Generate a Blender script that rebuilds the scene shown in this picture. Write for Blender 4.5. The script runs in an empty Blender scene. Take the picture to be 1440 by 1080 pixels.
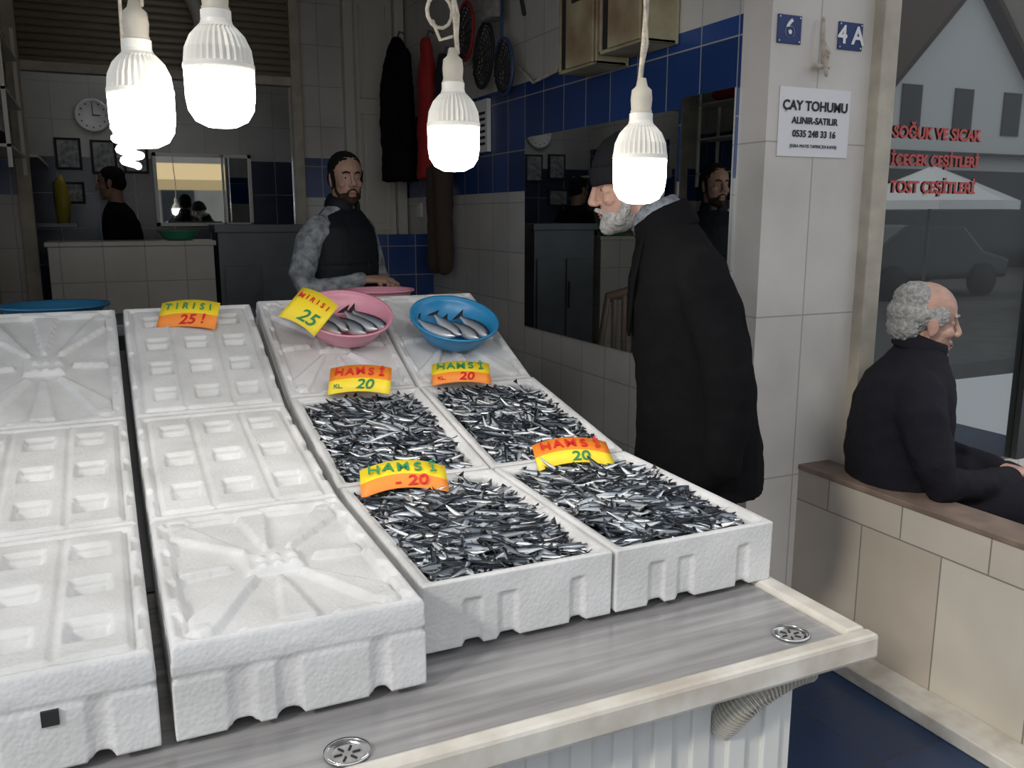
import bpy, math, random
import numpy as np
from mathutils import Vector, Matrix
random.seed(7); np.random.seed(7)
S=bpy.context.scene
COL=S.collection
rad=math.radians
# ------------------------------------------------------------------ materials
def nodes(m):
    m.use_nodes=True
    nt=m.node_tree
    return nt, nt.nodes["Principled BSDF"]
def mat(name,col,rough=.6,metal=0,bump=0,bscale=60,var=0,vscale=8,spec=.5,emit=None,es=0,coat=0,col2=None,trans=0,stretch=None):
    m=bpy.data.materials.new(name); nt,b=nodes(m)
    b.inputs["Base Color"].default_value=(*col,1); b.inputs["Roughness"].default_value=rough
    b.inputs["Metallic"].default_value=metal; b.inputs["Specular IOR Level"].default_value=spec
    b.inputs["Coat Weight"].default_value=coat
    if emit: 
        b.inputs["Emission Color"].default_value=(*emit,1); b.inputs["Emission Strength"].default_value=es
    tc=nt.nodes.new("ShaderNodeTexCoord"); vec=tc.outputs["Object"]
    if stretch:
        mp=nt.nodes.new("ShaderNodeMapping"); mp.inputs["Scale"].default_value=stretch
        nt.links.new(vec,mp.inputs["Vector"]); vec=mp.outputs["Vector"]
    if var>0 or col2:
        n=nt.nodes.new("ShaderNodeTexNoise"); n.inputs["Scale"].default_value=vscale; n.inputs["Detail"].default_value=5
        nt.links.new(vec,n.inputs["Vector"])
        r=nt.nodes.new("ShaderNodeValToRGB"); r.color_ramp.elements[0].position=.35; r.color_ramp.elements[1].position=.65
        c2=col2 if col2 else tuple(max(0,c*(1-var)) for c in col)
        r.color_ramp.elements[0].color=(*c2,1); r.color_ramp.elements[1].color=(*col,1)
        nt.links.new(n.outputs["Fac"],r.inputs["Fac"]); nt.links.new(r.outputs["Color"],b.inputs["Base Color"])
    if bump>0:
        n=nt.nodes.new("ShaderNodeTexNoise"); n.inputs["Scale"].default_value=bscale; n.inputs["Detail"].default_value=4
        nt.links.new(vec,n.inputs["Vector"])
        bp=nt.nodes.new("ShaderNodeBump"); bp.inputs["Strength"].default_value=bump; bp.inputs["Distance"].default_value=.01
        nt.links.new(n.outputs["Fac"],bp.inputs["Height"]); nt.links.new(bp.outputs["Normal"],b.inputs["Normal"])
    return m
def styro_mat():
    m=bpy.data.materials.new("styrofoam"); nt,b=nodes(m)
    b.inputs["Roughness"].default_value=.42
    b.inputs["Specular IOR Level"].default_value=.45
    tc=nt.nodes.new("ShaderNodeTexCoord")
    v=nt.nodes.new("ShaderNodeTexVoronoi"); v.inputs["Scale"].default_value=130
    nt.links.new(tc.outputs["Object"],v.inputs["Vector"])
    bp=nt.nodes.new("ShaderNodeBump"); bp.inputs["Strength"].default_value=.4; bp.inputs["Distance"].default_value=.002; bp.invert=True
    nt.links.new(v.outputs["Distance"],bp.inputs["Height"]); nt.links.new(bp.outputs["Normal"],b.inputs["Normal"])
    n=nt.nodes.new("ShaderNodeTexNoise"); n.inputs["Scale"].default_value=6; n.inputs["Detail"].default_value=7
    nt.links.new(tc.outputs["Object"],n.inputs["Vector"])
    r=nt.nodes.new("ShaderNodeValToRGB"); r.color_ramp.elements[0].position=.3; r.color_ramp.elements[1].position=.62
    r.color_ramp.elements[0].color=(.52,.52,.51,1); r.color_ramp.elements[1].color=(.70,.70,.70,1)
    nt.links.new(n.outputs["Fac"],r.inputs["Fac"]); nt.links.new(r.outputs["Color"],b.inputs["Base Color"])
    return m
def tile_mat(name,base,base2,axis,w,h,band=None,blue=(.015,.042,.15),mortar=(.35,.35,.34),rough=.25,msize=.003,off=0.0,band2=None):
    m=bpy.data.materials.new(name); nt,b=nodes(m); b.inputs["Roughness"].default_value=rough
    tc=nt.nodes.new("ShaderNodeTexCoord"); sp=nt.nodes.new("ShaderNodeSeparateXYZ"); cb=nt.nodes.new("ShaderNodeCombineXYZ")
    nt.links.new(tc.outputs["Object"],sp.inputs[0])
    a,c={'x':(1,2),'y':(0,2),'z':(0,1)}[axis]
    nt.links.new(sp.outputs[a],cb.inputs[0]); nt.links.new(sp.outputs[c],cb.inputs[1])
    br=nt.nodes.new("ShaderNodeTexBrick"); br.offset=off; br.squash=1
    br.inputs["Scale"].default_value=1; br.inputs["Mortar Size"].default_value=msize
    br.inputs["Brick Width"].default_value=w; br.inputs["Row Height"].default_value=h
    br.inputs["Mortar"].default_value=(*mortar,1); br.inputs["Mortar Smooth"].default_value=.1
    nt.links.new(cb.outputs[0],br.inputs["Vector"])
    br.inputs["Color1"].default_value=(*base,1); br.inputs["Color2"].default_value=(*base2,1)
    if band:
        g=nt.nodes.new("ShaderNodeMath"); g.operation='GREATER_THAN'; g.inputs[1].default_value=band[0]
        l=nt.nodes.new("ShaderNodeMath"); l.operation='LESS_THAN'; l.inputs[1].default_value=band[1]
        mu=nt.nodes.new("ShaderNodeMath"); mu.operation='MULTIPLY'
        nt.links.new(sp.outputs[2],g.inputs[0]); nt.links.new(sp.outputs[2],l.inputs[0])
        nt.links.new(g.outputs[0],mu.inputs[0]); nt.links.new(l.outputs[0],mu.inputs[1])
        for k,(cc,bb) in enumerate(((base,blue),(base2,tuple(x*1.6 for x in blue)))):
            mx=nt.nodes.new("ShaderNodeMix"); mx.data_type='RGBA'
            mx.inputs[6].default_value=(*cc,1); mx.inputs[7].default_value=(*bb,1)
            nt.links.new(mu.outputs[0],mx.inputs[0]); nt.links.new(mx.outputs[2],br.inputs["Color%d"%(k+1)])
    nz=nt.nodes.new("ShaderNodeTexNoise"); nz.inputs["Scale"].default_value=2.5; nz.inputs["Detail"].default_value=6
    nt.links.new(tc.outputs["Object"],nz.inputs["Vector"])
    mr=nt.nodes.new("ShaderNodeMapRange"); mr.inputs[1].default_value=.3; mr.inputs[2].default_value=.7; mr.inputs[3].default_value=.82; mr.inputs[4].default_value=1.05
    nt.links.new(nz.outputs["Fac"],mr.inputs[0])
    vm=nt.nodes.new("ShaderNodeVectorMath"); vm.operation='SCALE'
    nt.links.new(br.outputs["Color"],vm.inputs[0]); nt.links.new(mr.outputs[0],vm.inputs["Scale"])
    nt.links.new(vm.outputs[0],b.inputs["Base Color"])
    bp=nt.nodes.new("ShaderNodeBump"); bp.inputs["Strength"].default_value=.4; bp.inputs["Distance"].default_value=.004; bp.invert=True
    nt.links.new(br.outputs["Fac"],bp.inputs["Height"]); nt.links.new(bp.outputs["Normal"],b.inputs["Normal"])
    return m
def attr_mat(name,rough,metal):
    m=bpy.data.materials.new(name); nt,b=nodes(m); b.inputs["Roughness"].default_value=rough; b.inputs["Metallic"].default_value=metal
    a=nt.nodes.new("ShaderNodeAttribute"); a.attribute_name="fishcol"
    nt.links.new(a.outputs["Color"],b.inputs["Base Color"]); return m

M_sty=styro_mat()
M_fish=attr_mat("anchovy_skin",.24,.35)
M_white=mat("white_plastic",(.74,.72,.66),.4)
M_glow=mat("led_diffuser",(1,1,1),.4,emit=(1,.94,.86),es=24)
M_cord=mat("dirty_cord",(.62,.55,.45),.8,bump=.4,bscale=200,var=.4,vscale=40)
M_steel=mat("counter_steel",(.42,.41,.40),.22,metal=.25,col2=(.25,.24,.24),vscale=5,stretch=(.5,8,1),bump=.05,bscale=20)
M_marble=mat("marble_edge",(.70,.67,.60),.3,col2=(.48,.43,.36),vscale=9,coat=.2)
M_black=mat("black_cloth",(.007,.007,.008),.95,bump=.5,bscale=500,spec=.12)
M_coat=mat("wool_coat",(.006,.006,.007),.95,bump=.6,bscale=400,spec=.1)
M_coat2=mat("navy_coat",(.010,.009,.014),.85,bump=.5,bscale=300,spec=.2)
M_vest=mat("puffer_vest",(.006,.007,.011),.65,bump=.2,bscale=60,spec=.3)
M_trou=mat("trousers",(.010,.010,.012),.9,bump=.3,bscale=300,spec=.2)
M_shoe=mat("shoe_leather",(.01,.01,.01),.4)
M_skin=mat("skin",(.42,.25,.18),.55,bump=.1,bscale=200,var=.15,vscale=25)
M_skin2=mat("skin_old",(.47,.28,.215),.55,bump=.2,bscale=150,var=.2,vscale=25)
M_hair=mat("hair_dark",(.012,.010,.009),.8,bump=1,bscale=300,spec=.2)
M_stub=mat("short_beard",(.035,.024,.019),.9,bump=1,bscale=400,spec=.15,col2=(.09,.055,.04),vscale=60)
M_hairg=mat("hair_grey",(.52,.51,.49),.8,bump=1,bscale=250,var=.4,vscale=60)
M_eye=mat("eye_white",(.5,.46,.43),.2)
M_iris=mat("iris",(.02,.012,.008),.1)
M_lip=mat("lips",(.34,.16,.13),.5)
M_knit=mat("beanie_knit",(.013,.013,.016),.95,bump=.8,bscale=180,spec=.15)
M_shirt=mat("patterned_shirt",(.36,.38,.40),.9,col2=(.14,.15,.17),vscale=30,bump=.2,bscale=200)
M_plaid=mat("scarf",(.20,.22,.25),.9,var=.6,vscale=60)
M_yel=mat("card_yellow",(.92,.70,.03),.5); M_org=mat("card_orange",(.92,.27,.03),.5)
M_red=mat("ink_red",(.65,.02,.02),.5); M_grn=mat("ink_green",(.03,.25,.10),.5); M_ink=mat("ink_black",(.01,.01,.015),.5)
M_pink=mat("pink_plastic",(.70,.30,.39),.35); M_blue=mat("blue_plastic",(.03,.25,.50),.3)
M_rope=mat("dark",(.015,.015,.016),.7)
M_frame=mat("beige_frame",(.52,.47,.38),.5,var=.25,vscale=10)
M_mirror=mat("mirror_glass",(.66,.70,.70),.015,metal=1)
M_pvc=mat("pvc_door",(.60,.57,.50),.35)
M_grey=mat("grey_metal",(.13,.14,.15),.4,metal=.3,var=.2,vscale=5)
M_cab=mat("old_meter_cabinet",(.47,.45,.28),.6,col2=(.22,.14,.08),vscale=3,bump=.2,bscale=30)
M_redc=mat("red_fabric",(.40,.02,.02),.8,bump=.3,bscale=200)
M_brn=mat("brown_fabric",(.06,.04,.03),.9,bump=.4,bscale=300)
M_plate=mat("blue_enamel",(.01,.035,.15),.3); M_wtxt=mat("white_paint",(.85,.85,.85),.4)
M_paper=mat("paper",(.80,.79,.80),.6)
M_plast=mat("plaster",(.62,.60,.55),.8,var=.2,vscale=4,bump=.2,bscale=20)
M_conc=mat("asphalt",(.09,.09,.09),.9,var=.3,vscale=3)
M_ledge=mat("ledge_stone",(.22,.16,.125),.6,var=.3,vscale=12)
M_awn=mat("orange_awning",(.72,.50,.24),.7)
M_win=mat("dark_window",(.03,.035,.04),.1)
M_green=mat("green_plastic",(.05,.3,.18),.4)
# ------------------------------------------------------------------ mesh builder
class MB:
    def __init__(s): s.v=[]; s.f=[]; s.m=[]; s.M=Matrix.Identity(4); s.mi=0
    def add(s,vs,fs):
        o=len(s.v)
        s.v+= [tuple(s.M@Vector(p)) for p in vs]
        s.f+= [tuple(i+o for i in f) for f in fs]; s.m+=[s.mi]*len(fs)
    def box(s,lo,hi,R=None,c=None):
        vs=[Vector((x,y,z)) for x in (lo[0],hi[0]) for y in (lo[1],hi[1]) for z in (lo[2],hi[2])]
        if R is not None:
            cc=Vector(c) if c else (Vector(lo)+Vector(hi))/2
            vs=[cc+R@(p-cc) for p in vs]
        s.add(vs,[(0,1,3,2),(4,6,7,5),(0,4,5,1),(2,3,7,6),(0,2,6,4),(1,5,7,3)])
    def ell(s,c,r,R=None,nu=20,nv=12,zmin=-1,zmax=1):
        vs=[];fs=[]
        t0=math.asin(max(-1,zmin)); t1=math.asin(min(1,zmax))
        for j in range(nv+1):
            t=t0+(t1-t0)*j/nv
            for i in range(nu):
                a=2*math.pi*i/nu
                p=Vector((r[0]*math.cos(t)*math.cos(a),r[1]*math.cos(t)*math.sin(a),r[2]*math.sin(t)))
                if R is not None: p=R@p
                vs.append(p+Vector(c))
        for j in range(nv):
            for i in range(nu):
                k=(i+1)%nu
                fs.append((j*nu+i,j*nu+k,(j+1)*nu+k,(j+1)*nu+i))
        fs.append(tuple(reversed(range(nu)))); fs.append(tuple(nv*nu+i for i in range(nu)))
        s.add(vs,fs)
    def tube(s,pts,rr,n=12,hint=(0,1,0),ends=True,closed=False):
        pts=[Vector(p) for p in pts]; N=len(pts)
        if not isinstance(rr,(list,tuple)): rr=[rr]*N
        rr=[r if isinstance(r,(tuple,list)) else (r,r) for r in rr]
        if ends:
            d0=(pts[0]-pts[1]).normalized(); d1=(pts[-1]-pts[-2]).normalized()
            a=min(rr[0]); b=min(rr[-1])
            pts=[pts[0]+d0*a*.8,pts[0]+d0*a*.5]+pts+[pts[-1]+d1*b*.5,pts[-1]+d1*b*.8]
            k0=rr[0];k1=rr[-1]
            rr=[(k0[0]*.35,k0[1]*.35),(k0[0]*.8,k0[1]*.8)]+rr+[(k1[0]*.8,k1[1]*.8),(k1[0]*.35,k1[1]*.35)]
            N=len(pts)
        vs=[];fs=[];h=Vector(hint)
        for i,p in enumerate(pts):
            t=(pts[min(i+1,N-1)]-pts[max(i-1,0)]).normalized()
            sd=h-h.dot(t)*t
            if sd.length<1e-3: sd=Vector((1,0,0))-t.x*t
            if sd.length<1e-3: sd=Vector((0,0,1))-t.z*t
            sd.normalize(); ot=t.cross(sd); h=sd
            for k in range(n):
                a=2*math.pi*k/n
                vs.append(p+sd*math.cos(a)*rr[i][0]+ot*math.sin(a)*rr[i][1])
        for i in range(N-1):
            for k in range(n):
                q=(k+1)%n
                fs.append((i*n+k,i*n+q,(i+1)*n+q,(i+1)*n+k))
        fs.append(tuple(reversed(range(n)))); fs.append(tuple((N-1)*n+k for k in range(n)))
        s.add(vs,fs)
    def loft(s,secs,n=28,pw=1.0):
        vs=[];fs=[]
        for (cx,cy,z,a,b) in secs:
            for k in range(n):
                t=2*math.pi*k/n; c,d=math.cos(t),math.sin(t)
                c=math.copysign(abs(c)**pw,c); d=math.copysign(abs(d)**pw,d)
                vs.append((cx+a*c,cy+b*d,z))
        for i in range(len(secs)-1):
            for k in range(n):
                q=(k+1)%n; fs.append((i*n+k,i*n+q,(i+1)*n+q,(i+1)*n+k))
        fs.append(tuple(reversed(range(n)))); fs.append(tuple((len(secs)-1)*n+k for k in range(n)))
        s.add(vs,fs)
    def lathe(s,prof,n=32,c=(0,0,0),ribs=None):
        vs=[];fs=[]
        for (r,z,*e) in prof:
            for k in range(n):
                a=2*math.pi*k/n; rr=r
                if ribs and e: rr=r*(1-.09*(k%2))
                vs.append((c[0]+rr*math.cos(a),c[1]+rr*math.sin(a),c[2]+z))
        for i in range(len(prof)-1):
            for k in range(n):
                q=(k+1)%n; fs.append((i*n+k,i*n+q,(i+1)*n+q,(i+1)*n+k))
        s.add(vs,fs)
    def obj(s,name,mats,parent=None,smooth=True,remesh=0,sm=0,disp=0,dscale=.1,bevel=0,loc=None,rot=None,disp2=0,dscale2=.05):
        me=bpy.data.meshes.new(name); me.from_pydata(s.v,[],s.f); me.validate(); me.update()
        if not isinstance(mats,(list,tuple)): mats=[mats]
        for m in mats: me.materials.append(m)
        if len(me.polygons)==len(s.m): me.polygons.foreach_set("material_index",s.m)
        me.polygons.foreach_set("use_smooth",[smooth]*len(me.polygons))
        o=bpy.data.objects.new(name,me); COL.objects.link(o)
        if parent: o.parent=parent
        if loc: o.location=loc
        if rot: o.rotation_euler=rot
        if remesh:
            r=o.modifiers.new("r",'REMESH'); r.mode='VOXEL'; r.voxel_size=remesh; r.use_smooth_shade=True
        if bevel:
            r=o.modifiers.new("b",'BEVEL'); r.width=bevel; r.segments=2; r.limit_method='ANGLE'
        if sm:
            r=o.modifiers.new("s",'SMOOTH'); r.iterations=sm; r.factor=.5
        for dd,ds in ((disp,dscale),(disp2,dscale2)):
            if dd:
                t=bpy.data.textures.new(name+"_tex",'CLOUDS'); t.noise_scale=ds; t.noise_depth=2
                r=o.modifiers.new("d",'DISPLACE'); r.texture=t; r.strength=dd; r.mid_level=.5; r.texture_coords='LOCAL'
        return o
def empty(name,loc=(0,0,0),rot=(0,0,0),parent=None):
    e=bpy.data.objects.new(name,None); COL.objects.link(e); e.location=loc; e.rotation_euler=rot; e.empty_display_size=.1
    if parent: e.parent=parent
    return e
def text(body,name,loc,rot,size,m,parent=None,bold=0,shear=0):
    c=bpy.data.curves.new(name,'FONT'); c.body=body; c.size=size; c.align_x='CENTER'; c.align_y='CENTER'; c.extrude=.0006; c.offset=bold; c.shear=shear
    c.materials.append(m); o=bpy.data.objects.new(name,c); COL.objects.link(o); o.location=loc; o.rotation_euler=rot
    if parent: o.parent=parent
    return o
def slab(name,lo,hi,m,bevel=0,parent=None):
    b=MB(); b.box(lo,hi); return b.obj(name,m,smooth=False,bevel=bevel,parent=parent)
# ------------------------------------------------------------------ room shell
cw=(.60,.58,.54); cw2=(.54,.52,.49)
T_x=tile_mat("wall_tiles_side",cw,cw2,'x',.22,.28,band=(1.74,2.31))
T_y=tile_mat("wall_tiles_back",cw,cw2,'y',.25,.28,band=(1.74,2.02))
T_pil=tile_mat("pillar_tiles",(.70,.66,.61),(.67,.63,.58),'y',.47,.62,mortar=(.45,.42,.38))
T_bench=tile_mat("bench_tiles",(.60,.55,.47),(.47,.40,.33),'x',.33,.52,mortar=(.25,.22,.2),rough=.3,off=.5)
T_floor=tile_mat("floor_tiles_blue",(.010,.028,.075),(.014,.04,.105),'z',.33,.33,mortar=(.02,.03,.05),rough=.25)
T_grey=tile_mat("floor_tiles_shop",(.25,.25,.25),(.22,.22,.22),'z',.33,.33,mortar=(.1,.1,.1),rough=.3)
slab("floor",(-6,-1.5,-.1),(6,8.6,0),T_floor)
slab("street_ground",(-30,-30,-.2),(40,-1.5,-.02),M_conc)
slab("floor_platform",(-.62,3.7,0),(2.13,6.4,.15),T_grey)
slab("floor_rear_room",(-.62,6.4,0),(2.13,8.4,.45),T_grey)
slab("wall_right",(2.13,2.62,0),(2.33,8.5,3.2),T_x)
slab("wall_left",(-.80,3.4,0),(-.62,8.5,3.2),T_x)
slab("wall_rear",(-.8,8.4,0),(2.33,8.55,3.2),tile_mat("rear_tiles",(.5,.5,.48),(.45,.45,.43),'y',.3,.3,band=(0,2.1),blue=(.03,.04,.07)))
b=MB(); b.box((1.31,6.5,0),(2.13,6.65,3.2)); b.box((-.62,6.5,0),(-.42,6.65,3.2)); b.box((-.42,6.5,2.95),(1.31,6.65,3.2))
b.obj("wall_back",T_y,smooth=False)
slab("ceiling",(-3.2,1.0,3.15),(2.6,8.5,3.3),M_plast)  # unseen; overhang past left wall and front added to limit the sun's reach
slab("pillar_front",(2.13,2.47,0),(2.60,2.62,3.3),T_pil)
slab("trim_1",(2.60,2.42,.0),(2.68,2.62,3.3),M_frame,bevel=.004)
b=MB(); b.box((-.46,6.42,0.45),(-.38,6.5,3.15)); b.box((1.29,6.42,.45),(1.36,6.5,3.15)); b.box((-.38,6.42,2.5),(1.29,6.5,2.56))
b.obj("trim_2",M_frame,smooth=False,bevel=.004)
b=MB()
for i in range(14):
    z=2.57+i*.045; b.tube([(-.38,6.46,z),(1.29,6.46,z)],[(.018,.024)]*2,n=8,hint=(0,1,0),ends=False)
b.obj("roller_shutter",mat("shutter_slats",(.36,.32,.26),.5,metal=.2))
b=MB(); b.box((1.67,6.42,1.3),(1.74,6.498,3.15)); b.box((2.05,6.42,1.3),(2.12,6.498,3.15)); b.box((1.74,6.42,1.3),(2.05,6.498,1.40))
b.box((1.745,6.47,1.41),(2.045,6.495,3.15)); b.box((1.79,6.452,1.50),(1.80,6.478,2.35)); b.box((1.99,6.452,1.50),(2.0,6.478,2.35)); b.box((1.79,6.452,1.50),(2.0,6.478,1.51)); b.box((1.79,6.452,2.34),(2.0,6.478,2.35))
b.box((1.79,6.452,2.45),(1.80,6.478,3.1)); b.box((1.99,6.452,2.45),(2.0,6.478,3.1)); b.box((1.79,6.452,2.45),(2.0,6.478,2.46))
b.box((1.825,6.462,1.55),(1.965,6.478,2.30)); b.box((1.825,6.462,2.50),(1.965,6.478,3.1))
b.mi=1; b.box((2.015,6.445,2.28),(2.035,6.47,2.45)); b.tube([(2.025,6.43,2.38),(1.95,6.43,2.38)],.009,n=8); b.ell((2.025,6.455,2.55),(.014,.01,.014))
b.obj("door_1",[M_pvc,M_wtxt],smooth=False,bevel=.003)
slab("half_wall",(1.55,5.9,.15),(2.13,6.05,1.48),tile_mat("half_wall_tiles",cw,cw2,'y',.2,.2,band=(.9,1.6)))
b=MB(); b.box((2.11,6.1,1.6),(2.13,6.18,1.7)); b.box((2.105,6.12,1.62),(2.112,6.16,1.68)); b.obj("wall_socket_box",M_white,smooth=False,bevel=.003)
mg=bpy.data.materials.new("storefront_glass"); nt,bs=nodes(mg); bs.inputs["Base Color"].default_value=(.012,.013,.012,1); bs.inputs["Roughness"].default_value=.5
gl=nt.nodes.new("ShaderNodeBsdfGlossy"); gl.inputs["Roughness"].default_value=.012; gl.inputs["Color"].default_value=(.8,.85,.85,1)
mx=nt.nodes.new("ShaderNodeMixShader"); mx.inputs[0].default_value=.25
nt.links.new(bs.outputs[0],mx.inputs[1]); nt.links.new(gl.outputs[0],mx.inputs[2]); nt.links.new(mx.outputs[0],nt.nodes["Material Output"].inputs[0])
w=slab("window_1",(2.68,2.55,.50),(5.2,2.58,3.3),mg)
slab("wall_storefront_base",(2.68,2.52,0),(5.2,2.7,.5),T_pil)
b=MB(); b.box((3.74,2.52,0.5),(3.80,2.548,3.3)); b.box((2.68,2.52,2.72),(5.2,2.548,2.78)); b.box((5.2,2.4,0),(5.3,2.7,3.3))
b.obj("trim_3",mat("dark_aluminium",(.03,.03,.03),.4),smooth=False)
tx=empty("window_lettering",(3.0,2.545,1.855))
mrv=mat("red_vinyl",(.50,.07,.06),.5)
for i,(s_,z) in enumerate((("SOĞUK VE SICAK",.07),("İÇECEK ÇEŞİTLERİ",-.035),("TOST ÇEŞİTLERİ",-.14))):
    text(s_,"line_%d"%i,(.075,0,z),(rad(90),0,0),.064 if i!=1 else .058,mrv,tx,bold=.0018)
b=MB(); b.box((2.38,-.6,0),(2.50,2.47,.64)); b.obj("wall_parapet",T_bench,smooth=False)
slab("trim_4",(2.375,-.6,.64),(2.53,2.47,.66),M_ledge,bevel=.003)
slab("trim_5",(2.25,-.6,0),(2.38,2.47,.05),M_marble,bevel=.005)
slab("seat_bench",(2.53,.6,.0),(2.80,2.42,.50),mat("bench_wood",(.18,.1,.05),.6,var=.4,vscale=10,stretch=(6,1,6)),bevel=.006)
slab("wall_mirror",(2.115,2.97,1.0),(2.13,4.37,2.02),M_mirror)
slab("wall_mirror",(2.115,2.63,1.15),(2.13,2.95,2.06),M_mirror)
# ------------------------------------------------------------------ pillar signs
for (x,t_,w_) in ((2.205,"6",.105),(2.487,"4 A",.115)):
    e=empty("house_number_plate",(x,2.467,2.235))
    b=MB(); b.box((-w_/2,-.003,-.047),(w_/2,.003,.047)); b.obj("plate",M_plate,e,smooth=False,bevel=.002)
    for q in ((-1,1),(1,1),(-1,-1),(1,-1)):
        b=MB(); b.ell((q[0]*(w_/2-.008),-.004,q[1]*.039),(.003,.002,.003),nu=8,nv=4); b.obj("screw",M_wtxt,e)
    text(t_,"digits",(0,-.005,0),(rad(90),0,0),.085,M_wtxt,e,bold=.002)
e=empty("paper_notice",(2.345,2.467,1.93))
b=MB(); b.box((-.165,-.001,-.118),(.165,.001,.118)); b.obj("sheet",M_paper,e,smooth=False)
for s_,z,sz,bo in (("ÇAY TOHUMU",.055,.046,.0012),("ALINIR-SATILIR",.005,.032,.0008),("0535 248 33 16",-.040,.032,.0008),("(ESRA MAYIS TAPINCIDI KAVSI)",-.082,.016,0)):
    text(s_,"text",(0,-.003,z),(rad(90),0,0),sz,M_ink,e,bold=bo)
b=MB(); b.tube([(2.34,2.45,2.28),(2.335,2.44,2.2),(2.345,2.44,2.14),(2.36,2.44,2.09)],[.006,.008,.012,.006],n=8)
b.tube([(2.34,2.44,2.2),(2.36,2.43,2.16),(2.35,2.44,2.11)],.006,n=8); b.tube([(2.31,2.445,2.12),(2.37,2.445,2.12)],.01,n=8); b.obj("hanging_wire",M_cord)
# ------------------------------------------------------------------ market counter
C=empty("market_counter")
b=MB(); b.box((-.9,1.08,.79),(1.19,3.1,.838)); b.obj("top",M_steel,C,smooth=False)
b=MB(); b.box((-.95,1.05,.800),(1.235,1.084,.850)); b.box((1.188,1.084,.800),(1.235,3.15,.850)); b.box((-.95,1.084,.800),(-.9,3.15,.850)); b.box((-.9,3.1,.800),(1.188,3.15,.850)); b.obj("rim",M_marble,C,smooth=False,bevel=.008)
mb_=mat("counter_base_panel",(.66,.66,.63),.6)
b=MB(); b.box((-.85,1.14,0),(1.12,3.0,.79))
for i in range(24): b.box((-.84+i*.082,1.13,.02),(-.80+i*.082,1.145,.78))
b.obj("base",mb_,C,smooth=False,bevel=.003)
mchr=mat("chrome",(.6,.6,.6),.2,metal=1)
for (x,y) in ((1.10,1.135),(.262,1.125)):
    b=MB(); b.lathe([(.030,.003),(.034,.003),(.034,-.001),(.026,.0005),(.022,-.004),(.004,-.004),(0.0005,-.004)],n=28,c=(x,y,.8405))
    b.mi=1
    for k in range(6):
        a=k*math.pi/3; b.tube([(x+.009*math.cos(a),y+.009*math.sin(a),.8385),(x+.018*math.cos(a),y+.018*math.sin(a),.8385)],.002,n=6)
    b.obj("drain",[mchr,M_rope],C)
b=MB(); pts=[];rr=[]
for i in range(121):
    t=i/120; a=t*math.pi*.55
    pts.append((1.105-.15*math.sin(a),1.095+.05*(t**3),.795-.10*(1-math.cos(a))+.012*t)); rr.append(.030 if i%4<2 else .024)
b.tube(pts,rr,n=16,ends=False); b.obj("corrugated_hose",mat("hose",(.42,.40,.35),.5),C,smooth=False)
# ------------------------------------------------------------------ styrofoam boxes
def body(w,l,h,open_,th=.024):
    b=MB(); i=.006
    if open_:
        b.box((-w/2+i,i,.006),(w/2-i,l-i,.03))
        for lo,hi in (((-w/2+i,i),(w/2-i,i+th)),((-w/2+i,l-i-th),(w/2-i,l-i)),((-w/2+i,i),(-w/2+i+th,l-i)),((w/2-i-th,i),(w/2-i,l-i))):
            b.box((lo[0],lo[1],.006),(hi[0],hi[1],h-.004))
        for lo,hi in (((-w/2,0),(w/2,i+th-.004)),((-w/2,l-i-th+.004),(w/2,l)),((-w/2,0),(-w/2+i+th-.004,l)),((w/2-i-th+.004,0),(w/2,l))):
            b.box((lo[0],lo[1],h-.035),(hi[0],hi[1],h-.004))
        for lo,hi in (((-w/2,0),(w/2,.016)),((-w/2,l-.016),(w/2,l)),((-w/2,0),(-w/2+.016,l)),((w/2-.016,0),(w/2,l))):
            b.box((lo[0],lo[1],h-.01),(hi[0],hi[1],h+.002))
    else:
        b.box((-w/2+i,i,.008),(w/2-i,l-i,h)); b.box((-w/2,0,h-.02),(w/2,l,h))
    for (a,c) in ((-.5,-.30),(-.20,-.12),(-.02,.26),(.34,.5)):
        for y0,y1 in ((0,.03),(l-.03,l)): b.box((a*w,y0,0),(c*w,y1,h-.03))
    for (a,c) in ((0,.16),(.26,.34),(.42,.62),(.7,.76),(.86,1)):
        for x0,x1 in ((-w/2,-w/2+.03),(w/2-.03,w/2)): b.box((x0,a*l,0),(x1,c*l,h-.03))
    return b
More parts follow.
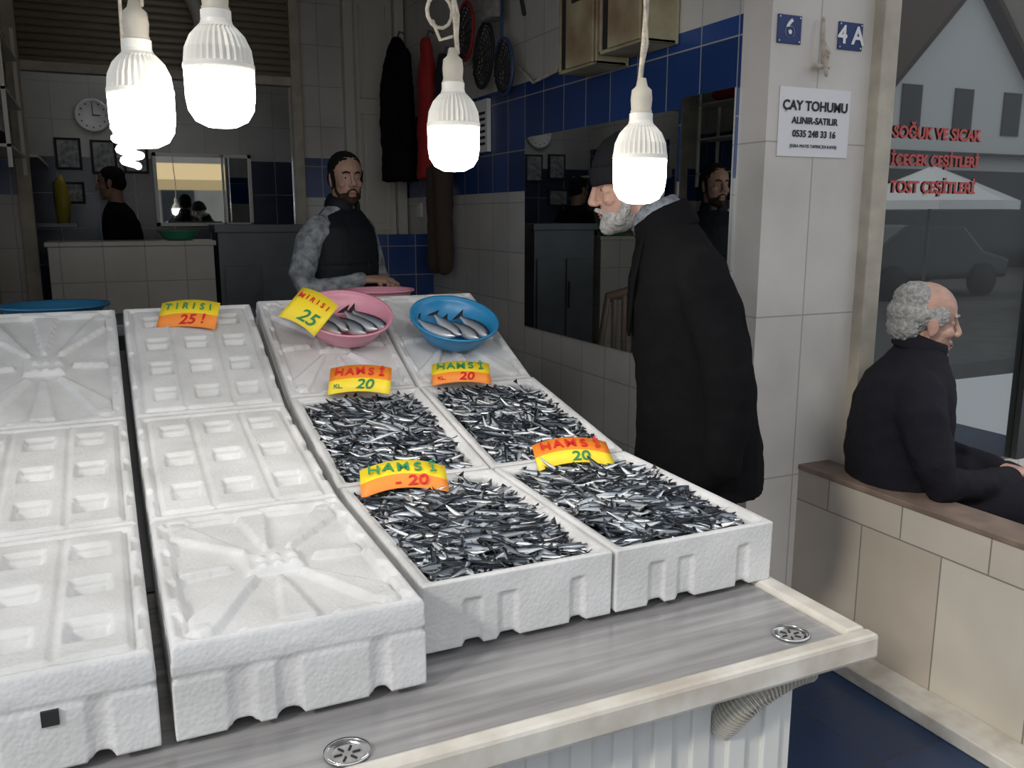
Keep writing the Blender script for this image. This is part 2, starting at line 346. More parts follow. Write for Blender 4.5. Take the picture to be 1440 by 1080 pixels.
def lidgrid(w,l,kind,th=.034):
    dx=.0036; nx=int(w/dx); ny=int(l/dx)
    X,Y=np.meshgrid(np.linspace(-w/2,w/2,nx),np.linspace(-l/2,l/2,ny))
    e=np.minimum(w/2-abs(X),l/2-abs(Y)); Z=np.zeros_like(X)
    if kind=='A':
        Z=np.where(e>.028,-.016,0.)
        cr=(e<.028)&(e>.012)&(((np.floor((X+Y*1.0)/.07))%2)==0); Z=np.where(cr,-.008,Z)
        for k in range(8):
            a=k*math.pi/4; ca,sa=math.cos(a),math.sin(a)
            if k%2: ca,sa=math.cos(math.atan2(l,w)*(1 if k in(1,5) else -1)+ (math.pi if k in(3,5) else 0)),math.sin(math.atan2(l,w)*(1 if k in(1,5) else -1)+(math.pi if k in(3,5) else 0))
            s=X*ca+Y*sa; p=abs(-X*sa+Y*ca)
            Z=np.where((s>.070)&(p<.006+(s-.070)*.13)&(e>.032),-.004,Z)
        c=(abs(X)<.050)&(abs(Y)<.040); Z=np.where(c,-.005,Z)
        lab=c&(abs(X)<.042)&(abs(Y)<.032)&((np.floor(X/.014)%2)==0)&((np.floor(Y/.021)%2)==0); Z=np.where(lab,-.0,Z)
        for sx in(-1,1):
            for sy in(-1,1):
                r=np.hypot(X-sx*(w/2-.045),Y-sy*(l/2-.045)); Z=np.where(r<.016,-.001,Z)
    else:
        cols,rows=3,(4 if kind=='B' else 3)
        Z=np.where((e>.016)&(e<.028),-.009,0.)
        Z=np.where((e>.016)&(abs(abs(X)-w*.165)<.006),-.004,Z)
        iw=w-.06; il=l-.06
        for i in range(cols):
            for j in range(rows):
                cx=-iw/2+iw*(i+.5)/cols; cy=-il/2+il*(j+.5)/rows
                hw=.030; hl=.030 if rows==4 else .036
                Z=np.where((abs(X-cx)<hw)&(abs(Y-cy)<hl),-.008,Z)
                Z=np.where((abs(X-cx)<hw)&(abs(Y-cy+hl*.35)<hl*.65),-.021,Z)
        for sx in (-1,1):
            for j in range(3):
                Z=np.where((abs(X-sx*(w/2))<.012)&(abs(Y-(j-1)*l*.3)<.03),-.010,Z)
    Zs=Z.copy()
    for _ in range(1):
        Zs[1:-1,1:-1]=(Zs[1:-1,1:-1]*2+Zs[:-2,1:-1]+Zs[2:,1:-1]+Zs[1:-1,:-2]+Zs[1:-1,2:])/6
    Z=Zs-np.clip(.008-e,0,.008)**2/.008
    Z=Z+np.random.normal(0,.00015,Z.shape)
    vs=np.stack([X,Y+l/2,Z],-1).reshape(-1,3).tolist(); fs=[]
    idx=lambda j,i:j*nx+i
    for j in range(ny-1):
        for i in range(nx-1): fs.append((idx(j,i),idx(j,i+1),idx(j+1,i+1),idx(j+1,i)))
    ring=[idx(0,i) for i in range(nx)]+[idx(j,nx-1) for j in range(1,ny)]+[idx(ny-1,i) for i in range(nx-2,-1,-1)]+[idx(j,0) for j in range(ny-2,0,-1)]
    o=len(vs); 
    for r in ring: vs.append([vs[r][0],vs[r][1],-th])
    n=len(ring)
    for k in range(n): q=(k+1)%n; fs.append((ring[q],ring[k],o+k,o+q))
    b=MB(); b.v=[tuple(p) for p in vs]; b.f=fs; b.m=[0]*len(fs); return b
def fish_template():
    prof=[(0,.03,1),(.05,.32,.8),(.14,.66,.7),(.28,.95,.62),(.45,1,.6),(.62,.82,.55),(.78,.48,.5),(.88,.2,.5),(.93,.42,.14),(1.0,1.05,.05)]
    n=8; vs=[];cs=[]
    for (s,h,wf) in prof:
        for k in range(n):
            a=2*math.pi*k/n; z=math.sin(a)*h*.5; y=math.cos(a)*h*wf*.5
            vs.append((s,y,z)); q=math.sin(a)
            if q>.5: c=(.018,.024,.034)
            elif q>-.1: c=(.08,.10,.13) if s<.12 or s>.9 else (.34,.39,.45)
            elif q>-.8: c=(.84,.86,.88)
            else: c=(.85,.85,.83)
            if s>.9: c=(.05,.05,.055)
            cs.append(c)
    fs=[]
    for i in range(len(prof)-1):
        for k in range(n): q=(k+1)%n; fs.append((i*n+k,i*n+q,(i+1)*n+q,(i+1)*n+k))
    fs.append(tuple(reversed(range(n)))); fs.append(tuple((len(prof)-1)*n+k for k in range(n)))
    return np.array(vs),np.array(cs),fs
FT=fish_template()
def fishmesh(name,places,parent=None,loc=None,rot=None):
    tv,tc,tf=FT; V=[];Cc=[];F=[];o=0
    for (p,yaw,pitch,roll,L,Hh,bend,dark) in places:
        v=tv.copy(); v[:,0]=(v[:,0]-.5)*L; v[:,2]*=Hh; v[:,1]*=Hh
        v[:,1]+=bend*((v[:,0]/L*2)**2)*L*.12
        v[:,2]+=random.uniform(-1,1)*((v[:,0]/L*2)**2)*L*.05
        R=np.array(Matrix.Rotation(yaw,3,'Z')@Matrix.Rotation(pitch,3,'Y')@Matrix.Rotation(roll,3,'X'))
        V.append(v@R.T+np.array(p)); Cc.append(tc*dark); F+=[tuple(i+o for i in f) for f in tf]; o+=len(v)
    V=np.concatenate(V);Cc=np.concatenate(Cc)
    me=bpy.data.meshes.new(name); me.from_pydata(V.tolist(),[],F); me.update()
    ca=me.color_attributes.new("fishcol",'FLOAT_COLOR','POINT')
    ca.data.foreach_set("color",np.concatenate([Cc,np.ones((len(Cc),1))],1).astype(np.float32).ravel())
    me.polygons.foreach_set("use_smooth",[True]*len(me.polygons)); me.materials.append(M_fish)
    ob=bpy.data.objects.new(name,me); COL.objects.link(ob)
    if parent: ob.parent=parent
    if loc: ob.location=loc
    if rot: ob.rotation_euler=rot
    return ob
M_bed=mat("fish_bed_dark",(.02,.022,.025),.4)
def place_box(xc,w,y0,z0,y1,z1,h,kind):
    al=math.atan2(z1-z0,y1-y0); l=math.hypot(y1-y0,z1-z0)-.006
    loc=(xc,y0+h*math.sin(al)+.003,z0-h*math.cos(al)); rot=(al,0,0)
    e=empty("styrofoam_fish_box",loc,rot)
    if kind=='open':
        body(w,l,h,True).obj("tray",M_sty,e,remesh=.0045,sm=2)
        b=MB()
        nx,ny=12,18; iw=w-.064; il=l-.064; vs=[];fs=[]
        for j in range(ny):
            for i in range(nx):
                x=-iw/2+iw*i/(nx-1); y=.032+il*j/(ny-1)
                vs.append((x,y,h-.042+.03*math.sin(math.pi*i/(nx-1))*math.sin(math.pi*j/(ny-1))))
        for j in range(ny-1):
            for i in range(nx-1): fs.append((j*nx+i,j*nx+i+1,(j+1)*nx+i+1,(j+1)*nx+i))
        b.add(vs,fs); b.obj("fish_bed",M_bed,e)
        pl=[]
        for k in range(690):
            x=random.uniform(-iw/2+.008,iw/2-.008); y=random.uniform(.045,l-.045)
            L=random.uniform(.088,.122); yaw=random.gauss(rad(-38),.7)+(math.pi if random.random()<.5 else 0)
            ex=abs(math.cos(yaw))*L/2; ey=abs(math.sin(yaw))*L/2
            x=max(-iw/2+ex-.008,min(iw/2-ex+.008,x)); y=max(.026+ey,min(l-.026-ey,y))
            m_=max(0,math.sin(math.pi*(x/iw+.5))*math.sin(math.pi*(y/l)))
            z=h-.036+.036*m_**.6+random.uniform(0,.014)
            pl.append(((x,y,z),yaw,random.gauss(0,.12),random.choice((1,-1))*random.gauss(1.1,.5),L,random.uniform(.013,.018),random.uniform(-1,1),random.uniform(.4,1.1)))
        fishmesh("anchovies",pl,e)
    else:
        body(w,l,h-.030,False).obj("tray",M_sty,e,remesh=.006,sm=2)
        g=lidgrid(w-.004,l,kind); g.obj("lid",M_sty,e,loc=(0,0,h))
    return e,al,l
prA=[(1.235,1.0),(1.80,1.004),(2.39,1.092),(2.94,1.325)]
prB=[(1.325,.975),(1.91,.985),(2.46,1.095),(2.98,1.33)]
kinds={(0,0):'C',(0,1):'C',(0,2):'A',(1,0):'A',(1,1):'C',(1,2):'B',(2,0):'open',(2,1):'open',(2,2):'A',(3,0):'open',(3,1):'open',(3,2):'A'}
cx=[-.172,.232,.640,1.030]; cwid=[.385,.385,.385,.385]
for c in range(4):
    pr=prA if c<2 else prB
    for t in range(3):
        h=.15 if c<2 else .125
        (y0,z0),(y1,z1)=pr[t],pr[t+1]
        e_,al,l=place_box(cx[c],cwid[c],y0,z0,y1,z1,h,kinds[(c,t)])
        if (c,t)==(0,0):
            b=MB(); b.box((-.01,-.004,.07),(.012,.02,.092)); b.obj("plug",M_rope,e_,smooth=False,loc=(.055,0,0))
mst=mat("stand_steel",(.3,.31,.32),.4,metal=.5)
for nm,pr,x0,x1,h in (("display_stand",prA,-.35,.42,.15),("display_stand",prB,.46,1.185,.125)):
    ys=[]
    for t in (1,2):
        (y0,z0),(y1,z1)=pr[t],pr[t+1]; al=math.atan2(z1-z0,y1-y0)
        ys.append((y0+h*math.sin(al)+.01,z0-h*math.cos(al)-.004)); ys.append((y1+h*math.sin(al)-.01,z1-h*math.cos(al)-.004))
    ys=sorted(ys); top=ys; bot=[(ys[-1][0],.842),(ys[0][0],.842)]
    ring=top+bot; n=len(ring); b=MB()
    b.add([(x0,y,z) for y,z in ring]+[(x1,y,z) for y,z in ring],[tuple(range(n)),tuple(reversed(range(n,2*n)))]+[(i,n+i,n+(i+1)%n,(i+1)%n) for i in range(n)])
    b.obj(nm,mst,smooth=False)
# ------------------------------------------------------------------ bowls and fish
def bowl(name,m,loc,rx,R=.145,H=.075,fish=0,rz=0):
    e=empty(name,loc,(rx,0,rz))
    b=MB(); b.lathe([(.0005,0),(R*.62,0),(R*.70,.006),(R*.93,H*.8),(R*.96,H),(R*1.02,H+.002),(R*1.02,H-.006),(R*.985,H-.006),(R*.975,H-.002),(R*.93,H-.004),(R*.90,H*.8),(R*.66,.012),(.0005,.010)],n=48)
    b.obj("shell",m,e)
    if fish:
        pl=[]
        for k in range(fish):
            x=(-.5+(k+.5)/fish)*R*1.30
            pl.append(((x,-.012+.012*math.sin(k*2),.040+.005*(k%2)),rad(112+random.uniform(-10,10)),rad(4),rad(62+random.uniform(-10,25)),.175,.050,.4,.95))
        fishmesh("fishes",pl,e)
    return e
al3=math.atan2(.235,.52)
def on3(x,y,off=0.):
    return (x,y-off*math.sin(al3),1.095+(y-2.46)*.452+off*math.cos(al3))
bowl("blue_bowl",M_blue,on3(1.035,2.70,.002),al3,fish=4)
bowl("pink_bowl",M_pink,on3(.690,2.76,.002),al3,fish=5)
b=MB(); b.box((-.60,3.22,1.20),(1.2,3.62,1.24))
for x in(-.57,.3,1.17):
    for y in (3.25,3.59): b.box((x-.02,y-.02,0),(x+.02,y+.02,1.2))
b.box((-.58,3.25,.4),(1.18,3.6,.42)); b.box((-.58,3.59,.42),(1.18,3.6,1.2)); b.obj("rear_prep_table",M_grey,smooth=False,bevel=.004)
bowl("blue_basin",mat("blue_basin_plastic",(.02,.13,.25),.4),(-.17,3.40,1.242),0,R=.175,H=.060)
bowl("pink_basin",M_pink,(1.0,3.42,1.242),0,R=.14,H=.070)
# chair beside the counter
e=empty("plastic_chair",(1.60,3.95,.15),(0,0,rad(20)))
b=MB()
for sx in(-1,1):
    b.tube([(sx*.20,-.20,0),(sx*.19,-.18,.45)],[.016,.02],n=10); b.tube([(sx*.20,.22,0),(sx*.19,.19,.45),(sx*.19,.22,.75),(sx*.15,.25,1.0)],[.016,.02,.02,.018],n=10)
    b.tube([(sx*.22,-.17,.45),(sx*.23,-.16,.65),(sx*.22,.05,.67),(sx*.19,.21,.66)],[.014,.018,.018,.016],n=10)
b.box((-.20,-.20,.43),(.20,.20,.455))
b.tube([(-.15,.25,1.0),(0,.27,1.04),(.15,.25,1.0)],[(.018,.03)]*3,n=10,hint=(0,1,0))
for k in range(5): b.tube([(-.12+.06*k,.20,.46),(-.11+.055*k,.25,1.01)],[(.016,.006)]*2,n=8,hint=(1,0,0))
b.obj("frame",mat("brown_plastic",(.16,.10,.07),.45),e)
# ------------------------------------------------------------------ price cards
def card(loc,th,phi,w,h,l1,l2,arc=.006,roll=0,c1=M_red,c2=M_grn,half=True,flip=False,kl=False):
    e=empty("price_card",loc); e.rotation_euler=(Matrix.Rotation(rad(phi),4,'Z')@Matrix.Rotation(rad(th),4,'X')@Matrix.Rotation(rad(roll),4,'Z')).to_euler()
    b=MB(); n=10; vs=[];fs=[]
    for j in range(3):
        for i in range(n+1):
            x=-w/2+w*i/n; vs.append((x,-h/2+h*j/2+arc*1.5*(1-(2*x/w)**2),arc*(1-(2*x/w)**2)))
    for j in range(2):
        for i in range(n):
            fs.append((j*(n+1)+i,j*(n+1)+i+1,(j+1)*(n+1)+i+1,(j+1)*(n+1)+i))
    b.add(vs,fs)
    for i in range(len(b.m)): b.m[i]=0 if i>=n else (1 if half else 0)
    if flip: b.m=[1-m for m in b.m]
    ob=b.obj("card",[M_yel,M_org],e); so=ob.modifiers.new("s",'SOLIDIFY'); so.thickness=.0012
    k=len(l1); sp=w*.86/k
    for i,ch in enumerate(l1):
        x=-w*.43+sp*(i+.5); text(ch,"letter",(x,h*.25+arc*1.3*(1-(2*x/w)**2)+random.uniform(-.002,.002),arc+.002),(0,0,rad(random.uniform(-6,6))),min(h*.42,sp*1.25),c1,e,bold=.0006)
    text(l2,"price",(.015,-h*.23+arc,arc+.002),(0,0,rad(random.uniform(-4,6))),h*.50,c2,e,bold=.0006,shear=.15)
    if kl: text("KL.","unit",(-w*.34,-h*.30+arc,arc+.002),(0,0,0),h*.20,c2,e,bold=.0002)
card((.645,2.425,1.132),40,-22,.178,.100,"HAMSİ","20",flip=True,kl=True)
card((.962,2.43,1.127),34,-18,.178,.092,"HAMSİ","20",c1=M_grn,c2=M_red,kl=True)
card((.588,1.850,.998),24,-14,.20,.098,"HAMSİ","- 20",arc=.012,c1=M_grn,c2=M_red)
card((1.050,1.880,.998),26,-14,.20,.098,"HAMSİ","20",arc=.010,flip=True)
card((.556,2.67,1.315),52,-22,.135,.125,"MIRISI","25",roll=-32,c1=M_red,c2=M_grn,half=False)
card((.222,2.83,1.300),48,-24,.18,.100,"TIRISI","25 !",c1=M_grn,c2=M_red)
# ------------------------------------------------------------------ hanging bulbs
def bulb(x,y,z,wig=0):
    e=empty("hanging_led_bulb",(x,y,z))
    b=MB(); b.lathe([(.0005,-.098),(.025,-.096),(.045,-.086),(.056,-.068),(.0595,-.045),(.0600,0)],n=40); b.obj("diffuser",M_glow,e)
    b=MB(); b.lathe([(.060,0),(.0615,.003),(.0612,.010),(.0600,.012,1),(.057,.036,1),(.047,.058,1),(.036,.070,1),(.034,.072),(.028,.078),(.026,.085),(.026,.10),(.0005,.10)],n=64,ribs=True); b.obj("heatsink",M_white,e,smooth=False)
    b=MB(); b.lathe([(.0005,.095),(.022,.095),(.024,.105),(.022,.108),(.024,.13),(.022,.150),(.013,.158),(.009,.175),(.0005,.176)],n=20); b.obj("lamp_holder",mat("holder",(.50,.46,.38),.5),e)
    b=MB(); L=3.15-z; pts=[];
    for i in range(16):
        t=i/15; pts.append((.012*math.sin(t*9+wig)*(1-t),.008*math.cos(t*7+wig)*(1-t),.165+(L-.165)*t))
    b.tube(pts,.006,n=8); 
    b.tube([(p[0]+.008*math.sin(i*2.1),p[1]+.008*math.cos(i*2.1),p[2]) for i,p in enumerate(pts)],.0035,n=6)
    if wig: b.tube([(.03*math.sin(a)-.03,.0,.25+.035*math.cos(a)) for a in np.linspace(0,6.28,14)],.0045,n=6)
    if wig: b.tube([(.0,.0,.20),(-.03,.0,.19),(-.045,.005,.23)],.004,n=6)
    b.obj("cord",M_cord,e); return e
bulb(.0896,1.872,1.828,1.3); bulb(.212,1.682,1.854,0); bulb(.7555,1.939,1.801,2.2); bulb(1.111,1.702,1.726,0)
e=empty("spiral_cfl_bulb",(.070,2.05,1.735))
b=MB(); pts=[]
for i in range(120):
    t=i/119; a=t*2*math.pi*4; r=.012+.018*min(1,t*1.6); pts.append((r*math.cos(a),r*math.sin(a),-.03+.09*t))
b.tube(pts,.0075,n=8); b.obj("spiral",mat("cfl_glass",(1,1,1),.4,emit=(1,.97,.92),es=3),e)
b=MB(); b.lathe([(.0005,.06),(.028,.06),(.030,.09),(.02,.11),(.014,.13),(.018,.135),(.018,.17),(.0005,.18)],n=24); b.obj("ballast",M_white,e)
b=MB(); b.tube([(0,0,.17),(.005,0,.6),(0,0,1.415)],.004,n=6); b.obj("cord",M_cord,e)
e=empty("added_rear_fill",(.4,7.3,3.10)); b=MB(); b.box((-.6,-.04,0),(.6,.04,.05)); b.obj("housing",M_wtxt,e,smooth=False); b=MB(); b.tube([(-.58,0,-.02),(.58,0,-.02)],.014,n=10); b.obj("fill_tube",mat("fill_glow",(1,1,1),.4,emit=(.95,.97,1),es=9),e)  # unseen fill light, added behind the shutter to brighten the rear room
# ------------------------------------------------------------------ wall clutter
def meter(y0,y1,z0,z1):
    e=empty("electric_meter_cabinet",(2.13,(y0+y1)/2,z0)); w=(y1-y0)/2; H=z1-z0
    b=MB(); b.box((-.02,-w,0),(-.005,w,H)); b.box((-.17,-w,0),(-.02,-w+.015,H)); b.box((-.17,w-.015,0),(-.02,w,H)); b.box((-.17,-w,0),(-.02,w,.015)); b.box((-.17,-w,H-.015),(-.02,w,H))
    b.box((-.185,-w+.01,.01),(-.172,w*.45,H-.01)); b.obj("cabinet",M_cab,e,smooth=False,bevel=.003)
    b=MB(); b.box((-.15,w*.3,H*.25),(-.03,w-.03,H*.6)); b.box((-.192,-w*.5,H*.45),(-.184,w*.1,H*.62)); b.box((-.165,w*.5,.02),(-.16,w-.02,H-.02)); b.obj("meter",M_rope,e,smooth=False,bevel=.006)
meter(3.36,3.70,2.24,2.85); meter(3.0,3.34,2.27,2.85)
def garment(name,m,x,y,ztop,zbot,wy,wx,sleeves=True,dis=.03):
    e=empty(name,(x,y,zbot)); H=ztop-zbot
    b=MB(); b.loft([(0,0,0,wx,wy),(0,0,H*.3,wx*.9,wy*.95),(0,0,H*.7,wx*.8,wy*.85),(0,0,H*.9,wx*.6,wy*.6),(0,0,H,.03,.04)],n=20)
    if sleeves:
        for s in(-1,1): b.tube([(0,s*wy*.6,H*.86),(-.02,s*wy*1.05,H*.6),(-.02,s*wy*1.15,H*.25)],[.06,.055,.045])
    b.obj("cloth",m,e,remesh=.016,sm=2,disp=dis,dscale=.09)
    b=MB(); b.tube([(0,0,H-.02),(.02,0,H+.04),(.05,0,H+.03)],.008,n=8); b.obj("hook",M_grey,e); return e
garment("hanging_jacket",M_black,1.93,6.0,2.80,1.85,.19,.12)
garment("hanging_red_jacket",M_redc,2.0,5.60,2.74,1.85,.10,.07,False)
garment("hanging_raincoat",mat("raincoat",(.02,.022,.03),.6),2.02,5.34,2.60,2.0,.10,.07,False)
e=empty("hanging_trousers",(2.02,5.45,1.25)); b=MB()
b.loft([(0,0,.60,.05,.14),(0,0,.68,.05,.13)],n=16)
for s in(-1,1): b.tube([(0,s*.06,.64),(0,s*.075,.35),(0,s*.085,.02)],[.07,.06,.055])
b.obj("cloth",M_brn,e,remesh=.014,sm=2,disp=.02)
def net(y,z,R,m,tilt):
    e=empty("landing_net",(2.05,y,z),(tilt,0,0)); b=MB()
    b.tube([(0,R*math.cos(a),R*1.35*math.sin(a)) for a in np.linspace(0,2*math.pi,28)],.010,n=8,ends=False,hint=(1,0,0)); b.tube([(0,0,R*1.3),(0.02,0,R*1.3+.22)],.010,n=8); b.obj("hoop",m,e)
    b=MB()
    for k in range(14):
        a=2*math.pi*k/14; b.tube([(0,R*math.cos(a),R*1.35*math.sin(a)),(-.03,R*.6*math.cos(a),R*.8*math.sin(a)-.03),(-.05,0,-.06)],.0045,n=5)
    for q in (.2,.35,.5,.6,.7,.8,.9): b.tube([(-.05*(1-q),R*q*math.cos(a),R*1.35*q*math.sin(a)-.05*(1-q)) for a in np.linspace(0,2*math.pi,20)],.004,n=5,ends=False,hint=(1,0,0))
    b.obj("mesh_bag",M_rope,e)
net(4.78,2.50,.13,M_rope,.3); net(4.50,2.40,.11,mat("net_blue",(.03,.06,.15),.5),-.2); net(5.05,2.68,.12,M_redc,.1)
garment("hanging_apron",mat("grey_apron",(.35,.33,.31),.8,var=.5,vscale=12),2.03,4.62,2.98,2.66,.09,.05,False,.02)
b=MB(); b.tube([(2.1,4.9,2.95),(1.92,4.5,2.86),(1.92,3.95,2.80)],.012,n=8); b.tube([(2.12,4.1,2.86),(1.93,4.05,2.68),(1.93,4.0,2.56)],.011,n=8)
for k in range(6): b.ell((1.915,4.75-.14*k,2.86-.01*k),(.02,.03,.03),nu=8,nv=6)
b.obj("wall_bracket",M_rope)
b=MB(); pts=[(2.11,4.45,2.4),(2.08,4.2,2.28),(2.08,3.95,2.30),(2.09,3.8,2.45),(2.1,3.75,2.9)]; b.tube(pts,.008,n=8); b.tube([(2.11,3.9,2.9),(2.1,3.85,2.5),(2.1,3.72,2.3)],.006,n=8); b.obj("electric_cable",M_cord)
b=MB(); b.box((2.10,4.85,1.98),(2.125,5.05,2.28)); b.mi=1
for k in range(6): b.box((2.096,4.88,2.02+.035*k),(2.10,5.02,2.035+.035*k))
b.obj("wall_notice",[M_paper,M_ink],smooth=False)
b=MB(); b.box((-.305,6.0,.15),(.655,6.35,1.42)); b.box((-.32,5.985,1.42),(.67,6.36,1.45)); b.obj("tiled_sales_counter",tile_mat("counter_tiles",(.60,.57,.51),(.56,.53,.48),'y',.24,.3),smooth=False,bevel=.004)
b=MB(); b.box((.69,6.05,.15),(1.22,6.35,1.50)); b.box((.72,6.035,.2),(.94,6.05,1.28)); b.box((.96,6.035,.2),(1.2,6.05,1.28)); b.box((.67,6.02,1.50),(1.24,6.36,1.55)); b.tube([(.92,6.02,.9),(.92,6.02,1.1)],.008,n=8)
b.obj("steel_cabinet",M_grey,smooth=False,bevel=.004)
e=empty("wall_clock",(.012,8.38,2.44))
b=MB(); b.M=Matrix.Rotation(rad(90),4,'X'); b.lathe([(.0005,.02),(.115,.02),(.12,.03),(.135,.028),(.14,0)],n=40); b.obj("face",M_wtxt,e)
b=MB(); b.box((-.003,-.026,0),(.003,-.023,.09)); b.box((0,-.026,-.004),(.06,-.023,.004))
for k in range(12):
    a=k*math.pi/6; b.box((.1*math.cos(a)-.005,-.026,.1*math.sin(a)-.005),(.1*math.cos(a)+.005,-.022,.1*math.sin(a)+.005))
b.obj("hands",M_ink,e,smooth=False)
mpr=mat("print",(.40,.42,.43),.5,var=.6,vscale=30)
for (x,z,w_,h_) in ((-.20,2.12,.10,.13),(.07,2.10,.10,.14),(.32,2.1,.10,.13),(-.22,1.8,.12,.09)):
    e=empty("picture_frame",(x,8.385,z)); b=MB(); b.box((-w_,-.015,-h_),(w_,.012,h_)); b.mi=1; b.box((-w_+.02,-.018,-h_+.02),(w_-.02,-.012,h_-.02)); b.obj("frame",[M_rope,mpr],e,smooth=False)
b=MB(); b.box((.48,8.36,1.55),(1.25,8.385,2.12)); b.mi=1
for lo,hi in (((.45,1.52),(.48,2.15)),((1.25,1.52),(1.28,2.15)),((.45,2.12),(1.28,2.15)),((.45,1.52),(1.28,1.55)),((1.02,1.52),(1.04,2.15))): b.box((lo[0],8.35,lo[1]),(hi[0],8.39,hi[1]))
b.obj("rear_mirror",[M_mirror,M_white],smooth=False)
b=MB(); b.box((-.62,6.9,2.0),(-.35,8.3,2.02)); b.box((-.62,7.2,1.90),(-.60,7.22,2.0)); b.box((-.62,8.0,1.90),(-.60,8.02,2.0)); b.obj("wall_shelf",M_white,smooth=False)
e=empty("storage_shelf",(-.60,5.6,1.95)); b=MB()
for z in (0,.28,.56): b.box((0,-.4,z),(.22,.6,z+.015))
for y in(-.4,.58): b.box((0,y,-.1),(.02,y+.02,.75)); b.box((.2,y,-.1),(.22,y+.02,.75))
b.obj("rack",M_white,e,smooth=False)
b=MB(); b.ell((.1,.1,.36),(.09,.16,.06)); b.ell((.1,.35,.65),(.09,.2,.07)); b.obj("red_bags",M_redc,e,disp=.03,dscale=.05)
b=MB(); b.ell((.1,-.15,.06),(.09,.14,.045)); b.obj("dark_bags",M_rope,e,disp=.03,dscale=.05)
bowl("green_basin",M_green,(.46,6.17,1.452),0,R=.13,H=.06)
e=empty("yellow_bag",(-.24,7.2,1.62)); b=MB(); b.loft([(0,0,-.06,.04,.05),(0,0,.1,.055,.06),(0,0,.2,.04,.04),(0,0,.28,.012,.015)],n=16); b.obj("bag",mat("yellow_bag",(.38,.30,.02),.4),e,disp=.05,dscale=.05)
slab("bag_shelf",(-.62,7.0,1.53),(-.15,7.35,1.555),M_grey)
b=MB(); pts=[];rr=[]
for i in range(70):
    t=i/69; pts.append((.60+.10*math.sin(t*3.6),6.34,2.55+.62*t)); rr.append(.050 if i%2 else .044)
b.tube(pts,rr,n=16,ends=False); b.obj("ventilation_duct",M_pvc)
